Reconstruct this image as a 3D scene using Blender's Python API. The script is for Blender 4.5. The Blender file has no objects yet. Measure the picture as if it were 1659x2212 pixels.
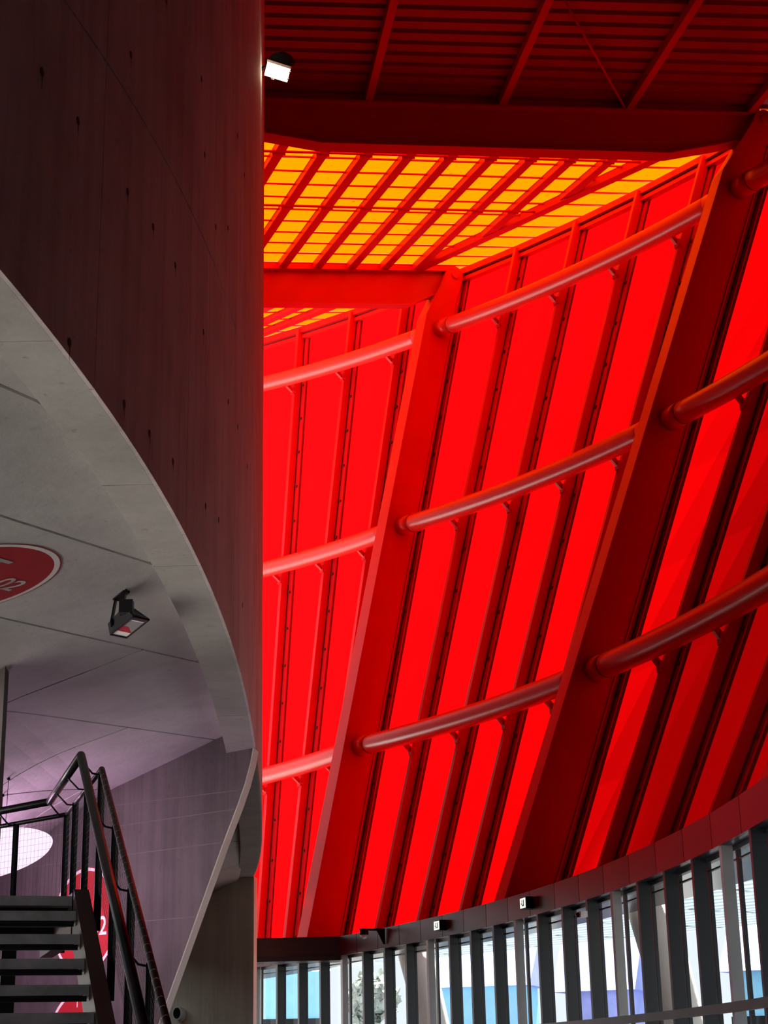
import bpy, math, random
import numpy as np
from mathutils import Vector, Matrix
from mathutils.geometry import tessellate_polygon

random.seed(7)
SC = bpy.context.scene
COL = SC.collection
rad, deg = math.radians, math.degrees

# ------------------------------------------------------------------ camera
PITCH, ROLL = rad(18.35), rad(1.2)
cam_d = bpy.data.cameras.new('camera'); cam = bpy.data.objects.new('camera', cam_d); COL.objects.link(cam)
cam_d.sensor_fit = 'VERTICAL'; cam_d.sensor_height = 24.0; cam_d.lens = 24.0 * 3600.0 / 2212.0
cam_d.clip_start = 0.1; cam_d.clip_end = 1000
F = Vector((0, math.cos(PITCH), math.sin(PITCH))); U0 = Vector((0, -math.sin(PITCH), math.cos(PITCH))); R0 = Vector((1, 0, 0))
RR = R0 * math.cos(ROLL) - U0 * math.sin(ROLL); UU = U0 * math.cos(ROLL) + R0 * math.sin(ROLL)
cam.matrix_world = Matrix(((RR.x, UU.x, -F.x, 0), (RR.y, UU.y, -F.y, 0), (RR.z, UU.z, -F.z, 1.6), (0, 0, 0, 1)))
SC.camera = cam

# ------------------------------------------------------------------ sky, sun, exposure
wd = bpy.data.worlds.new('sky'); SC.world = wd; wd.use_nodes = True
bg = wd.node_tree.nodes['Background']; bg.inputs[0].default_value = (0.88, 0.94, 1.0, 1); bg.inputs[1].default_value = 1.1
sun_d = bpy.data.lights.new('sun', 'SUN'); sun = bpy.data.objects.new('sun', sun_d); COL.objects.link(sun)
sun_d.energy = 58.0; sun_d.angle = rad(1.5); sun_d.color = (1.0, 0.95, 0.88)
sun.rotation_euler = Vector((-0.342 * .574, -0.940 * .574, -0.819)).to_track_quat('-Z', 'Y').to_euler()
sun.location = (30, 30, 50)
SC.view_settings.view_transform = 'Standard'; SC.view_settings.look = 'None'
SC.view_settings.gamma = 1.0; SC.view_settings.exposure = 0.0; SC.view_settings.use_curve_mapping = False

# ------------------------------------------------------------------ materials
def newmat(name):
    m = bpy.data.materials.new(name); m.use_nodes = True
    nt = m.node_tree; nt.nodes.clear()
    out = nt.nodes.new('ShaderNodeOutputMaterial')
    return m, nt, out

def pos_node(nt, scale=(1, 1, 1)):
    g = nt.nodes.new('ShaderNodeNewGeometry'); mp = nt.nodes.new('ShaderNodeMapping')
    mp.inputs['Scale'].default_value = scale
    nt.links.new(g.outputs['Position'], mp.inputs['Vector'])
    return mp.outputs['Vector']

def noise(nt, vec, scale, detail=4, rough=0.55):
    n = nt.nodes.new('ShaderNodeTexNoise'); n.inputs['Scale'].default_value = scale
    n.inputs['Detail'].default_value = detail; n.inputs['Roughness'].default_value = rough
    nt.links.new(vec, n.inputs['Vector']); return n.outputs['Fac']

def ramp(nt, fac, stops):
    r = nt.nodes.new('ShaderNodeValToRGB'); e = r.color_ramp.elements
    e[0].position, e[0].color = stops[0][0], (*stops[0][1], 1)
    e[1].position, e[1].color = stops[-1][0], (*stops[-1][1], 1)
    for p, c in stops[1:-1]:
        q = e.new(p); q.color = (*c, 1)
    nt.links.new(fac, r.inputs['Fac']); return r.outputs['Color']

def mul(nt, a, b, fac=1.0, mode='MULTIPLY'):
    m = nt.nodes.new('ShaderNodeMix'); m.data_type = 'RGBA'; m.blend_type = mode
    m.inputs['Factor'].default_value = fac
    for s, v in ((m.inputs['A'], a), (m.inputs['B'], b)):
        if isinstance(v, tuple): s.default_value = (*v, 1)
        else: nt.links.new(v, s)
    return m.outputs['Result']

def mat_plain(name, col, rough=0.5, metal=0.0, spec=0.5, var=0.12, nscale=3.0, bump=0.0):
    m, nt, out = newmat(name)
    b = nt.nodes.new('ShaderNodeBsdfPrincipled')
    v = pos_node(nt); n = noise(nt, v, nscale, 5)
    c = ramp(nt, n, [(0.3, tuple(x * (1 - var) for x in col)), (0.7, tuple(min(1, x * (1 + var)) for x in col))])
    nt.links.new(c, b.inputs['Base Color']); b.inputs['Roughness'].default_value = rough
    b.inputs['Metallic'].default_value = metal; b.inputs['Specular IOR Level'].default_value = spec
    nt.links.new(b.outputs[0], out.inputs[0]); return m

def mat_concrete(name, col, streak=0.25, blotch=0.25, pit=0.5, rough=0.75):
    m, nt, out = newmat(name)
    b = nt.nodes.new('ShaderNodeBsdfPrincipled')
    v1 = pos_node(nt); vs = pos_node(nt, (3.0, 3.0, 0.16))
    n1 = noise(nt, v1, 0.7, 7, 0.6); n2 = noise(nt, vs, 1.6, 6, 0.65); n3 = noise(nt, v1, 9.0, 5, 0.6)
    c = ramp(nt, n1, [(0.28, tuple(x * (1 - blotch) for x in col)), (0.52, col), (0.75, tuple(min(1, x * (1 + blotch * .6)) for x in col))])
    s = ramp(nt, n2, [(0.3, (1 - streak,) * 3), (0.62, (1, 1, 1))])
    c = mul(nt, c, s)
    p = ramp(nt, n3, [(0.27, (1 - pit,) * 3), (0.36, (1, 1, 1))])
    c = mul(nt, c, p, 0.7)
    nt.links.new(c, b.inputs['Base Color']); b.inputs['Roughness'].default_value = rough
    b.inputs['Specular IOR Level'].default_value = 0.2
    bp = nt.nodes.new('ShaderNodeBump'); bp.inputs['Strength'].default_value = 0.25; bp.inputs['Distance'].default_value = 0.02
    nt.links.new(n3, bp.inputs['Height']); nt.links.new(bp.outputs[0], b.inputs['Normal'])
    nt.links.new(b.outputs[0], out.inputs[0]); return m

def mat_translucent(name, col, diff, var=0.1, specks=False, nscale=0.35):
    m, nt, out = newmat(name)
    v = pos_node(nt); n = noise(nt, v, nscale, 2)
    c = ramp(nt, n, [(0.3, tuple(x * (1 - var) for x in col)), (0.7, col)])
    if specks:
        n2 = noise(nt, pos_node(nt), 6.0, 3, 0.7)
        s = ramp(nt, n2, [(0.655, (1, 1, 1)), (0.70, (0.62, 0.32, 0.3))]); c = mul(nt, c, s)
    t = nt.nodes.new('ShaderNodeBsdfTranslucent'); nt.links.new(c, t.inputs['Color'])
    d = nt.nodes.new('ShaderNodeBsdfDiffuse'); d.inputs['Color'].default_value = (*diff, 1)
    mx = nt.nodes.new('ShaderNodeMixShader'); mx.inputs[0].default_value = 0.14
    nt.links.new(t.outputs[0], mx.inputs[1]); nt.links.new(d.outputs[0], mx.inputs[2])
    nt.links.new(mx.outputs[0], out.inputs[0]); return m

def mat_glass(name, tint=(0.93, 0.97, 1.0), refl=0.06):
    m, nt, out = newmat(name)
    t = nt.nodes.new('ShaderNodeBsdfTransparent'); t.inputs['Color'].default_value = (*tint, 1)
    g = nt.nodes.new('ShaderNodeBsdfGlossy'); g.inputs['Roughness'].default_value = 0.02
    mx = nt.nodes.new('ShaderNodeMixShader'); mx.inputs[0].default_value = refl
    nt.links.new(t.outputs[0], mx.inputs[1]); nt.links.new(g.outputs[0], mx.inputs[2])
    nt.links.new(mx.outputs[0], out.inputs[0]); return m

def mat_emit(name, col, strength):
    m, nt, out = newmat(name)
    e = nt.nodes.new('ShaderNodeEmission'); e.inputs[0].default_value = (*col, 1); e.inputs[1].default_value = strength
    nt.links.new(e.outputs[0], out.inputs[0]); return m

M = {}
M['steel'] = mat_plain('red_painted_steel', (0.38, 0.0035, 0.006), 0.42, 0, 0.12, 0.06, 1.2)
M['tube'] = mat_plain('red_gloss_tube_paint', (0.42, 0.020, 0.016), 0.30, 0, 0.2, 0.05, 1.2)
M['gasket'] = mat_plain('black_rubber', (0.09, 0.005, 0.005), 0.6, 0, 0.2)
M['bolt'] = mat_plain('dark_bolt', (0.06, 0.012, 0.01), 0.5, 0.3)
M['deck'] = mat_plain('red_coated_deck', (0.19, 0.010, 0.012), 0.5, 0, 0.3, 0.12, 2.0)
M['redpanel'] = mat_translucent('red_translucent_sheet', (0.47, 0.0005, 0.0009), (0.30, 0.004, 0.005), 0.06)
M['yellow'] = mat_translucent('yellow_translucent_sheet', (0.50, 0.0375, 0.0), (0.4, 0.05, 0.01), 0.04, True)
M['fascia'] = mat_plain('dark_red_gloss_fascia', (0.055, 0.007, 0.012), 0.30, 0, 0.16, 0.1, 1.0)
M['bulk'] = mat_plain('near_black_cladding', (0.012, 0.012, 0.014), 0.25, 0, 0.5)
M['mull'] = mat_plain('dark_slate_aluminium', (0.015, 0.019, 0.023), 0.4, 0.1, 0.4, 0.08)
M['post'] = mat_plain('mid_grey_aluminium', (0.26, 0.265, 0.27), 0.45, 0.2, 0.5, 0.06)
M['glass'] = mat_glass('window_glass')
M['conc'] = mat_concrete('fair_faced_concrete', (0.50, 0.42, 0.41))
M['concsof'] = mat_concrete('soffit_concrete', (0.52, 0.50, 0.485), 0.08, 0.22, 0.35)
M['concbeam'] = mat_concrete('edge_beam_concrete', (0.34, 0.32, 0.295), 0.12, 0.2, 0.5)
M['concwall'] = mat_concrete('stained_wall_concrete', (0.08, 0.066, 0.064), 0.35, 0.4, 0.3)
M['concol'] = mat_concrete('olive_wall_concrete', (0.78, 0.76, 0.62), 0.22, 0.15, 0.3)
M['joint'] = mat_plain('dark_joint', (0.07, 0.062, 0.058), 0.9, 0, 0.1)
M['floor'] = mat_plain('grey_concrete_floor', (0.07, 0.069, 0.067), 0.6, 0, 0.3)
M['ground'] = mat_plain('dark_asphalt', (0.05, 0.05, 0.05), 0.8, 0, 0.2)
M['terrace'] = mat_plain('pale_bounce_concrete', (0.78, 0.77, 0.75), 0.8, 0, 0.2)
M['stain'] = mat_plain('dark_concrete_stain', (0.11, 0.09, 0.09), 0.9, 0, 0.1)
M['sealant'] = mat_plain('stained_joint_filler', (0.15, 0.13, 0.11), 0.9, 0, 0.1, 0.3, 3.0)
M['black'] = mat_plain('black_enamel', (0.006, 0.006, 0.007), 0.4, 0, 0.1)
M['rail'] = mat_plain('black_gloss_rail', (0.005, 0.004, 0.005), 0.3, 0, 0.14)
M['tread'] = mat_plain('galvanised_tread', (0.14, 0.14, 0.143), 0.5, 0.2, 0.3, 0.3, 6.0)
M['string'] = mat_plain('dark_red_brown_stringer', (0.016, 0.006, 0.006), 0.45, 0, 0.2)
M['net'] = mat_plain('steel_cable_net', (0.02, 0.018, 0.018), 0.5, 0.3)
M['signred'] = mat_plain('sign_red', (0.36, 0.012, 0.018), 0.6, 0, 0.3, 0.04)
M['signwhite'] = mat_plain('sign_white', (0.72, 0.70, 0.69), 0.6, 0, 0.3, 0.04)
M['white'] = mat_plain('white_plastic', (0.8, 0.8, 0.8), 0.4, 0, 0.5, 0.03)
M['wallwhite'] = mat_plain('white_render', (0.85, 0.84, 0.85), 0.8, 0, 0.2, 0.03)
M['edgelit'] = mat_concrete('window_lit_edge', (0.86, 0.82, 0.78), 0.05, 0.1, 0.1)  # end face of the fin wall, window light put into its pale colour
M['lampface'] = mat_emit('lit_lamp_glass', (1.0, 0.84, 0.60), 9.0)
M['opal'] = mat_emit('lit_opal_diffuser', (1.0, 0.74, 1.0), 1.25)
M['exit'] = mat_emit('lit_exit_sign', (0.92, 1.0, 0.86), 1.3)
M['exitgreen'] = mat_plain('exit_dark_green', (0.01, 0.09, 0.03), 0.5)
M['dome'] = mat_plain('smoked_dome', (0.5, 0.5, 0.52), 0.08, 0, 0.8)
M['lens'] = mat_plain('dark_lens', (0.006, 0.008, 0.01), 0.08, 0, 0.7)
M['mirror'] = mat_plain('lamp_reflector', (0.62, 0.62, 0.63), 0.08, 1.0, 0.5, 0.03)
M['slat'] = mat_plain('white_slat', (0.85, 0.88, 0.90), 0.6, 0, 0.3, 0.03)
M['slatt'] = mat_translucent('white_translucent_slat', (0.31, 0.36, 0.39), (0.9, 0.92, 0.94), 0.1)
M['strut'] = mat_concrete('pale_strut_concrete', (0.62, 0.58, 0.54), 0.1, 0.1, 0.1)
M['blue'] = mat_plain('sky_blue_wall', (0.30, 0.70, 0.97), 0.7, 0, 0.2, 0.05)
M['peri'] = mat_plain('periwinkle_shingle', (0.36, 0.42, 0.86), 0.7, 0, 0.2, 0.12, 2.0)
M['leaf'] = mat_plain('grey_green_leaf', (0.42, 0.46, 0.40), 0.7, 0, 0.2, 0.3, 4.0)
M['bark'] = mat_plain('bark', (0.12, 0.09, 0.07), 0.9)

# ------------------------------------------------------------------ mesh helpers
class MB:
    def __init__(s): s.v, s.f, s.sm = [], [], []
    def face(s, pts, smooth=False):
        i = len(s.v); s.v += [tuple(p) for p in pts]; s.f.append(tuple(range(i, i + len(pts)))); s.sm.append(smooth)
    def hexa(s, p):
        i = len(s.v); s.v += [tuple(q) for q in p]
        for f in ((0, 3, 2, 1), (4, 5, 6, 7), (0, 1, 5, 4), (1, 2, 6, 5), (2, 3, 7, 6), (3, 0, 4, 7)):
            s.f.append(tuple(i + k for k in f)); s.sm.append(False)
    def box(s, c, ax, ay, az):           # centre and three half-axis vectors
        c, ax, ay, az = (Vector(q) for q in (c, ax, ay, az))
        s.hexa([c - ax - ay - az, c + ax - ay - az, c + ax + ay - az, c - ax + ay - az,
                c - ax - ay + az, c + ax - ay + az, c + ax + ay + az, c - ax + ay + az])
    def bar(s, a, b, w, h, up=(0, 0, 1)):
        a, b = Vector(a), Vector(b); d = (b - a).normalized(); up = Vector(up)
        x = d.cross(up).normalized(); y = x.cross(d).normalized()
        s.box((a + b) / 2, (b - a) / 2, x * w / 2, y * h / 2)
    def prism(s, poly, ext):             # planar polygon (3D points) extruded by vector
        ext = Vector(ext); P = [Vector(q) for q in poly]; n = len(P); i = len(s.v)
        s.v += [tuple(q) for q in P] + [tuple(q + ext) for q in P]
        s.f.append(tuple(i + k for k in range(n))[::-1]); s.f.append(tuple(i + n + k for k in range(n))); s.sm += [False, False]
        for k in range(n):
            j = (k + 1) % n; s.f.append((i + k, i + j, i + n + j, i + n + k)); s.sm.append(False)
    def tube(s, pts, r, n=12, caps=True):
        P = [Vector(q) for q in pts]; rings = []; up = None
        for k, p in enumerate(P):
            d = (P[min(k + 1, len(P) - 1)] - P[max(k - 1, 0)]).normalized()
            if up is None: up = Vector((0, 0, 1)) if abs(d.z) < .95 else Vector((1, 0, 0))
            x = d.cross(up).normalized(); y = x.cross(d).normalized()
            rr = r[k] if isinstance(r, (list, tuple)) else r
            i = len(s.v); rings.append(i)
            s.v += [tuple(p + (x * math.cos(2 * math.pi * q / n) + y * math.sin(2 * math.pi * q / n)) * rr) for q in range(n)]
        for a, b in zip(rings, rings[1:]):
            for q in range(n):
                j = (q + 1) % n; s.f.append((a + q, a + j, b + j, b + q)); s.sm.append(True)
        if caps:
            s.f.append(tuple(rings[0] + q for q in range(n))[::-1]); s.f.append(tuple(rings[-1] + q for q in range(n))); s.sm += [False, False]
    def grid(s, rows, smooth=False):     # list of rows of points
        i = len(s.v); w = len(rows[0])
        for r in rows: s.v += [tuple(q) for q in r]
        for a in range(len(rows) - 1):
            for b in range(w - 1):
                s.f.append((i + a * w + b, i + a * w + b + 1, i + (a + 1) * w + b + 1, i + (a + 1) * w + b)); s.sm.append(smooth)
    def build(s, name, mat, parent=None, fix=True):
        me = bpy.data.meshes.new(name); me.from_pydata(s.v, [], s.f); me.validate()
        if len(me.polygons) == len(s.sm): me.polygons.foreach_set('use_smooth', s.sm)
        me.materials.append(M[mat]); me.update()
        o = bpy.data.objects.new(name, me); COL.objects.link(o)
        if parent is not None: o.parent = parent
        return o

def lerp(a, b, s): return a + (b - a) * s
def tag(o, label=None, cat=None, group=None, kind=None):
    if label: o['label'] = label
    if cat: o['category'] = cat
    if group: o['group'] = group
    if kind: o['kind'] = kind
    return o
def empty(name, label=None, cat=None, group=None, kind=None):
    o = bpy.data.objects.new(name, None); COL.objects.link(o); o.empty_display_size = 0.2
    return tag(o, label, cat, group, kind)
def struct(name, label):
    return tag(empty(name), label, None, None, 'structure')

# ------------------------------------------------------------------ plan geometry of the curved facade
CX, CY, RF, ZT = -50.865, 18.389, 55.25, 4.66
TH0 = 0.0                                        # nearer than this the facade runs straight
def frame(th):
    a = rad(max(th, TH0)); return Vector((math.cos(a), math.sin(a), 0)), Vector((-math.sin(a), math.cos(a), 0))
def plan(th, r):
    n, t = frame(th); p = Vector((CX, CY, 0)) + n * r
    if th < TH0: p += t * (rad(th - TH0) * RF)
    return p
def tlean(th):
    a = rad(20.3 - (min(max(th, 0), 45) - 16.42) * 0.622); v = math.tan(a)
    if th > 28.72: v -= 0.0088 * (th - 28.72)
    return v
def boff(th): return 0.21 * max(0, th - 28.72)
def P(th, off, z, dt=0.0):
    n, t = frame(th); p = plan(th, RF + off + boff(th) + tlean(th) * (z - ZT)) + t * dt; p.z = z; return p
def zroof(th, o): return 23.46 + (th - 16.42) * 0.1545 + (0.1216 + (th - 16.42) * 0.00686) * (o - 6)
def roofp(th, o, dz=0.0):
    p = plan(th, RF + o); p.z = zroof(th, o) + dz; return p
def wall_o(th, off=1.33):                         # plan offset and height of the wall top
    z = 24.0
    for _ in range(6):
        o = off + boff(th) + tlean(th) * (z - ZT); z = zroof(th, o)
    return o, z

COLS = [41.02, 28.72, 16.42, 1.3, -12.0, -26.0]
RIBS = []
for a, b in zip(COLS, COLS[1:]):
    RIBS += [a + (b - a) * k / 5 for k in range(5)]
RIBS = sorted([53.3 - 2.456 * k for k in range(5)] + RIBS + [COLS[-1]], reverse=True)
# ribs of the near bay as they stand in the photograph
near = {0: 16.42, 1: 13.7, 2: 10.95, 3: 8.2, 4: 5.0}
RIBS = [r for r in RIBS if not (1.4 < r < 16.0)] + [near[k] for k in (1, 2, 3, 4)]
RIBS.sort(reverse=True)

# ------------------------------------------------------------------ red translucent wall
wall_r = struct('wall_right', 'tall outward leaning wall of glowing red translucent panels between red ribs')
for a, b in zip(RIBS, RIBS[1:]):
    za, zb = wall_o(a)[1], wall_o(b)[1]
    mb = MB(); rows = []
    for k in range(9):
        s = k / 8; rows.append([P(a + (b - a) * q / 2, 1.33, 4.6 + s * ((za + (zb - za) * q / 2) - 0.12 - 4.6)) for q in range(3)])
    mb.grid(rows)
    if b > 1.2: mb.build('translucent_panel', 'redpanel', wall_r)
    else: mb.build('opaque_panel', 'bulk', wall_r)  # unseen near panels, made black to cut light on the near steel
for th in RIBS:
    zt = wall_o(th)[1] - 0.02; z0 = 4.62
    def sect(o0, o1, w, za, zb, shift=0.0):
        return [P(th, o0, za, -w + shift), P(th, o1, za, -w + shift), P(th, o1, za, w + shift), P(th, o0, za, w + shift),
                P(th, o0, zb, -w + shift), P(th, o1, zb, -w + shift), P(th, o1, zb, w + shift), P(th, o0, zb, w + shift)]
    mb = MB(); mb.hexa(sect(0.93, 1.17, 0.075, z0, zt)); rib = mb.build('rib', 'steel', wall_r)
    mb = MB(); mb.hexa(sect(1.171, 1.22, 0.075, z0, zt - .02)); mb.hexa(sect(1.262, 1.318, 0.275, z0, zt - .3)); mb.build('gasket', 'gasket', rib)
    mb = MB(); mb.hexa(sect(1.221, 1.26, 0.26, z0, zt - .25)); mb.build('cover_plate', 'steel', rib)
    if th < 40 and th > 2:
        mb = MB(); z = 5.2
        while z < zt - 1:
            c = P(th, 1.2, z, -0.17); n, t = frame(th)
            mb.box(c, n * .03, t * .035, Vector((0, 0, .035))); z += 1.25
        tag(mb.build('bolt_row', 'bolt', rib), kind='stuff')
for a, b in zip(RIBS, RIBS[1:]):
    n, t = frame((a + b) / 2)
    for (o0, o1, d0, d1, nm, m) in ((1.08, 1.3, -0.34, -0.20, 'head_rail', 'steel'), (1.12, 1.3, -0.19, -0.14, 'head_gasket', 'gasket'), (1.0, 1.36, -0.13, 0.10, 'eaves_rail', 'steel')):
        za, zb = wall_o(a)[1], wall_o(b)[1]
        mb = MB(); mb.hexa([P(a, o0, za + d0), P(a, o1, za + d0), P(b, o1, zb + d0), P(b, o0, zb + d0),
                            P(a, o0, za + d1), P(a, o1, za + d1), P(b, o1, zb + d1), P(b, o0, zb + d1)]); mb.build(nm, m, wall_r)

# ------------------------------------------------------------------ leaning columns
def column(th, label):
    root = empty('leaning_column', label, 'column', 'deep red steel columns leaning with the wall'); n, t = frame(th)
    zt = wall_o(th)[1]; W = 0.27
    def prof(w, o_in=0.03, o_out=0.98):
        zk = zt - 1.85; pc_o, pc_z, r = 0.74, zt - 0.30, 0.30
        pts = [P(th, o_in, 4.66, w), P(th, o_in, zk, w)]
        for k in range(9):
            a = rad(165 - 165 * k / 8)
            pts.append(P(th, pc_o, pc_z, w) + n * (r * math.cos(a)) + Vector((0, 0, r * math.sin(a))))
        pts += [P(th, o_out, zt - 1.0, w), P(th, o_out, 4.66, w)]
        return pts
    mb = MB(); mb.prism(prof(-W), t * (2 * W)); mb.build('web', 'steel', root)
    mb = MB(); zk = zt - 1.85; w = W + .03; e = P(th, 0.74, zt - 0.30) - n * .31
    pts = [P(th, 0.0, 4.66), P(th, 0.0, zk), e]
    for a, b in zip(pts, pts[1:]):
        o = n * 0.035; mb.hexa([a - t * w, a + o - t * w, a + o + t * w, a + t * w, b - t * w, b + o - t * w, b + o + t * w, b + t * w])
    mb.build('inner_flange', 'steel', root)
    mb = MB(); mb.hexa([P(th, .985, 4.66, -w), P(th, 1.02, 4.66, -w), P(th, 1.02, 4.66, w), P(th, .985, 4.66, w), P(th, .985, zt - 1, -w), P(th, 1.02, zt - 1, -w), P(th, 1.02, zt - 1, w), P(th, .985, zt - 1, w)])
    mb.build('outer_flange', 'steel', root)
    c = P(th, .74, zt - .30); mb = MB(); mb.tube([c - t * (W + .05), c + t * (W + .05)], 0.13, 20); mb.build('hinge_pin', 'steel', root)
    return root
column(28.72, 'bright red leaning column with round hinge pin, left of the two tall columns')
column(16.42, 'dark shaded leaning column, right of the two tall columns under the dark roof beam')
column(1.3, 'leaning column cut by the right edge above the window band')

# ------------------------------------------------------------------ horizontal tubes
TZ = [lambda th: 23.1 + (th - 28.72) * 0.134, lambda th: 16.5 + (th - 28.72) * 0.098, lambda th: 9.93 + (th - 28.72) * 0.042]
bayname = ['beyond the left column', 'between the two tall columns', 'right of the dark column']
lev = ['upper', 'middle', 'lower']
for bi, (a, b) in enumerate(((41.02, 28.72), (28.72, 16.42), (16.42, 1.3))):
    for li, fz in enumerate(TZ):
        da = 0.28 / RF * 57.3
        th0, th1 = a - da, b + da
        pts = [P(th0 + (th1 - th0) * k / 16, 0.5, fz(th0 + (th1 - th0) * k / 16)) for k in range(17)]
        root = empty('bracing_tube', '%s horizontal red steel tube %s' % (lev[li], bayname[bi]), 'tube', 'horizontal red tubes braced across the leaning wall')
        mb = MB(); mb.tube(pts, 0.262, 36); mb.build('pipe', 'tube', root)
        for e, f in ((16, -1), (0, 1)):
            p = pts[e]; d = (pts[e + f] - p).normalized()
            mb = MB(); mb.tube([p, p + d * .55], .270, 36); mb.build('end_collar', 'tube', root)
            mb = MB(); mb.tube([p + d * .552, p + d * .572], .2665, 36); mb.build('seam_ring', 'bolt', root)
        for th in RIBS:
            if b - .1 < th < a - .5:
                z = fz(th); n, t = frame(th); p = P(th, .5, z); q = P(th, .95, z - .40)
                if th < b + .5: p = P(th, .62, z) 
                br = MB()
                br.bar(p + n * .14 - Vector((0, 0, .20)), q, .12, .09, t)
                br.box(q + Vector((0, 0, .02)) - n * .02, n * .06, t * .09, Vector((0, 0, .11)))
                br.tube([q - Vector((0, 0, .02)) - t * .12, q - Vector((0, 0, .02)) + t * .12], .035, 8)
                br.build('bracket', 'steel', root)

# ------------------------------------------------------------------ roof: beams, purlins, sheets
def beam(th, prof_bot, o_in, o_out, label):
    root = empty('roof_beam', label, 'beam', 'deep red steel roof beams'); n, t = frame(th)
    def pt(o, dz=0.0, w=0.0): return roofp(th, o, dz) + t * w
    bot = [(o, d) for o, d in prof_bot]
    top = [pt(o_out), pt(o_in)]
    poly = [pt(o, -d, -.02) for o, d in bot] + [pt(o_out, 0, -.02), pt(o_in, 0, -.02)]
    mb = MB(); mb.prism(poly, t * .04); mb.build('web', 'steel', root)
    mb = MB()
    for (oa, da_), (ob, db) in zip(bot, bot[1:]):
        A, B = pt(oa, -da_), pt(ob, -db); u = Vector((0, 0, .04))
        mb.hexa([A - t * .2 - u, B - t * .2 - u, B + t * .2 - u, A + t * .2 - u, A - t * .2, B - t * .2, B + t * .2, A + t * .2])
    mb.build('bottom_flange', 'steel', root)
    mb = MB(); A, B = pt(o_in), pt(o_out); u = Vector((0, 0, .05))
    mb.hexa([A - t * .2, B - t * .2, B + t * .2, A + t * .2, A - t * .2 + u, B - t * .2 + u, B + t * .2 + u, A + t * .2 + u]); mb.build('top_flange', 'steel', root)
    mb = MB(); A, B = pt(o_in, .05), pt(o_out, .05); u = Vector((0, 0, .235)); mb.hexa([A - t * .02, B - t * .02, B + t * .02, A + t * .02, A - t * .02 + u, B - t * .02 + u, B + t * .02 + u, A + t * .02 + u]); mb.build('closure_plate', 'steel', root)
    for o in np.arange(o_in + 1.5, o_out - 1.5, 4.4):
        d = np.interp(o, [q[0] for q in bot], [q[1] for q in bot]); mb = MB()
        for s_ in (-1, 1):
            mb.hexa([pt(o, -d, s_ * .03), pt(o + .02, -d, s_ * .03), pt(o + .02, -d, s_ * .17), pt(o, -d, s_ * .17), pt(o, 0, s_ * .03), pt(o + .02, 0, s_ * .03), pt(o + .02, 0, s_ * .17), pt(o, 0, s_ * .17)])
        if o < o_in + 2: mb.build('stiffener', 'steel', root)
    return root
beam(28.72, [(-9, .9), (-3.0, 1.06), (3.75, 1.10), (4.75, .72), (5.1, .6)], -9, 5.5, 'bright red roof beam meeting the left leaning column below the yellow rooflight')
beam(16.42, [(-11, .85), (-4.9, .80), (-3.55, 1.03), (5.06, 1.10), (7.0, .72), (7.4, .6)], -11, 7.7, 'dark shaded roof beam crossing the whole top above the yellow rooflight')
beam(1.3, [(-11, .85), (-3.55, 1.03), (6.0, 1.10), (9.0, .72)], -11, 9.3, 'roof beam over the near bay above the picture edge')

ceil = struct('ceiling', 'roof of yellow translucent sheets and dark red profiled deck on red purlins')
def purlin(A, B, w=.24, h=.22, nm='purlin'):
    mb = MB(); d = (B - A).normalized(); x = d.cross(Vector((0, 0, 1))).normalized(); u = Vector((0, 0, 1))
    hw = w / 2
    mb.hexa([A - x * hw, B - x * hw, B + x * hw, A + x * hw, A - x * hw + u * h, B - x * hw + u * h, B + x * hw + u * h, A + x * hw + u * h])
    return mb.build(nm, 'steel', ceil)
def lerp(a, b, s): return a + (b - a) * s
def bay(tha, thb, ea, eb, pa, pb, ks, dense=True):
    """tha: far frame, thb: near frame; edge purlin offsets ea, eb; purlin offset functions"""
    A_, B_ = roofp(tha, ea, .06), roofp(thb, eb, .06)
    if dense:
        purlin(A_, B_, .26, .26, 'edge_purlin')
    for k in ks:
        oa, ob = pa(k), pb(k)
        s1 = 1.0
        den = (oa - ob) - (ea - eb)
        if dense:
            if oa > ea and ob < eb: s1 = (eb - ob) / ((oa - ob) - (ea - eb))
            elif oa > ea: continue
        B = roofp(thb, ob, .06); A = lerp(B, roofp(tha, oa, .06), s1)
        purlin(A, B)
        if dense:
            for th in (19.6, 23.4):
                s = (th - thb) / (tha - thb)
                if 0 < s < s1 - .02 and thb > 16:
                    c = lerp(B, roofp(tha, oa, .06), s); mb = MB()
                    mb.box(c + Vector((0, 0, .045)) , (.16, 0, 0), (0, .05, 0), (0, 0, .06)); mb.build('cleat', 'steel', ceil)
# yellow bays
bay(28.72, 16.42, 4.1, 7.45, lambda k: -.55 + 1.15 * k, lambda k: -1.53 + 1.12 * k, range(-7, 8))
bay(41.02, 28.72, 3.3, 4.4, lambda k: -.9 + 1.15 * k, lambda k: -.55 + 1.15 * k, range(-6, 8))
# dark bay
def bayd(tha, thb, pa, pb, ks):
    for k in ks: purlin(roofp(tha, pa(k), .06), roofp(thb, pb(k), .06), .17, .22)
bayd(16.42, 1.3, lambda k: -2.4 + 3.26 * k, lambda k: -2.75 + 3.25 * k, range(-2, 4))
for th0, o0, th1, o1 in ((19.6, -8, 19.6, 6.4), (23.4, -8, 23.4, 5.2)):
    mb = MB(); mb.tube([roofp(th0, o, .16) for o in np.linspace(o0, o1, 8)], .035, 8); mb.build('tie_rod', 'steel', ceil)
mb = MB(); mb.tube([roofp(11.0, .5, .1), roofp(16.3, 4.0, .1)], .03, 8); mb.build('tie_rod', 'steel', ceil)
mb = MB(); mb.tube([roofp(28.3, 4.0, .1), roofp(23.5, 3.2, .2)], .03, 8); mb.build('tie_rod', 'steel', ceil)

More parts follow.
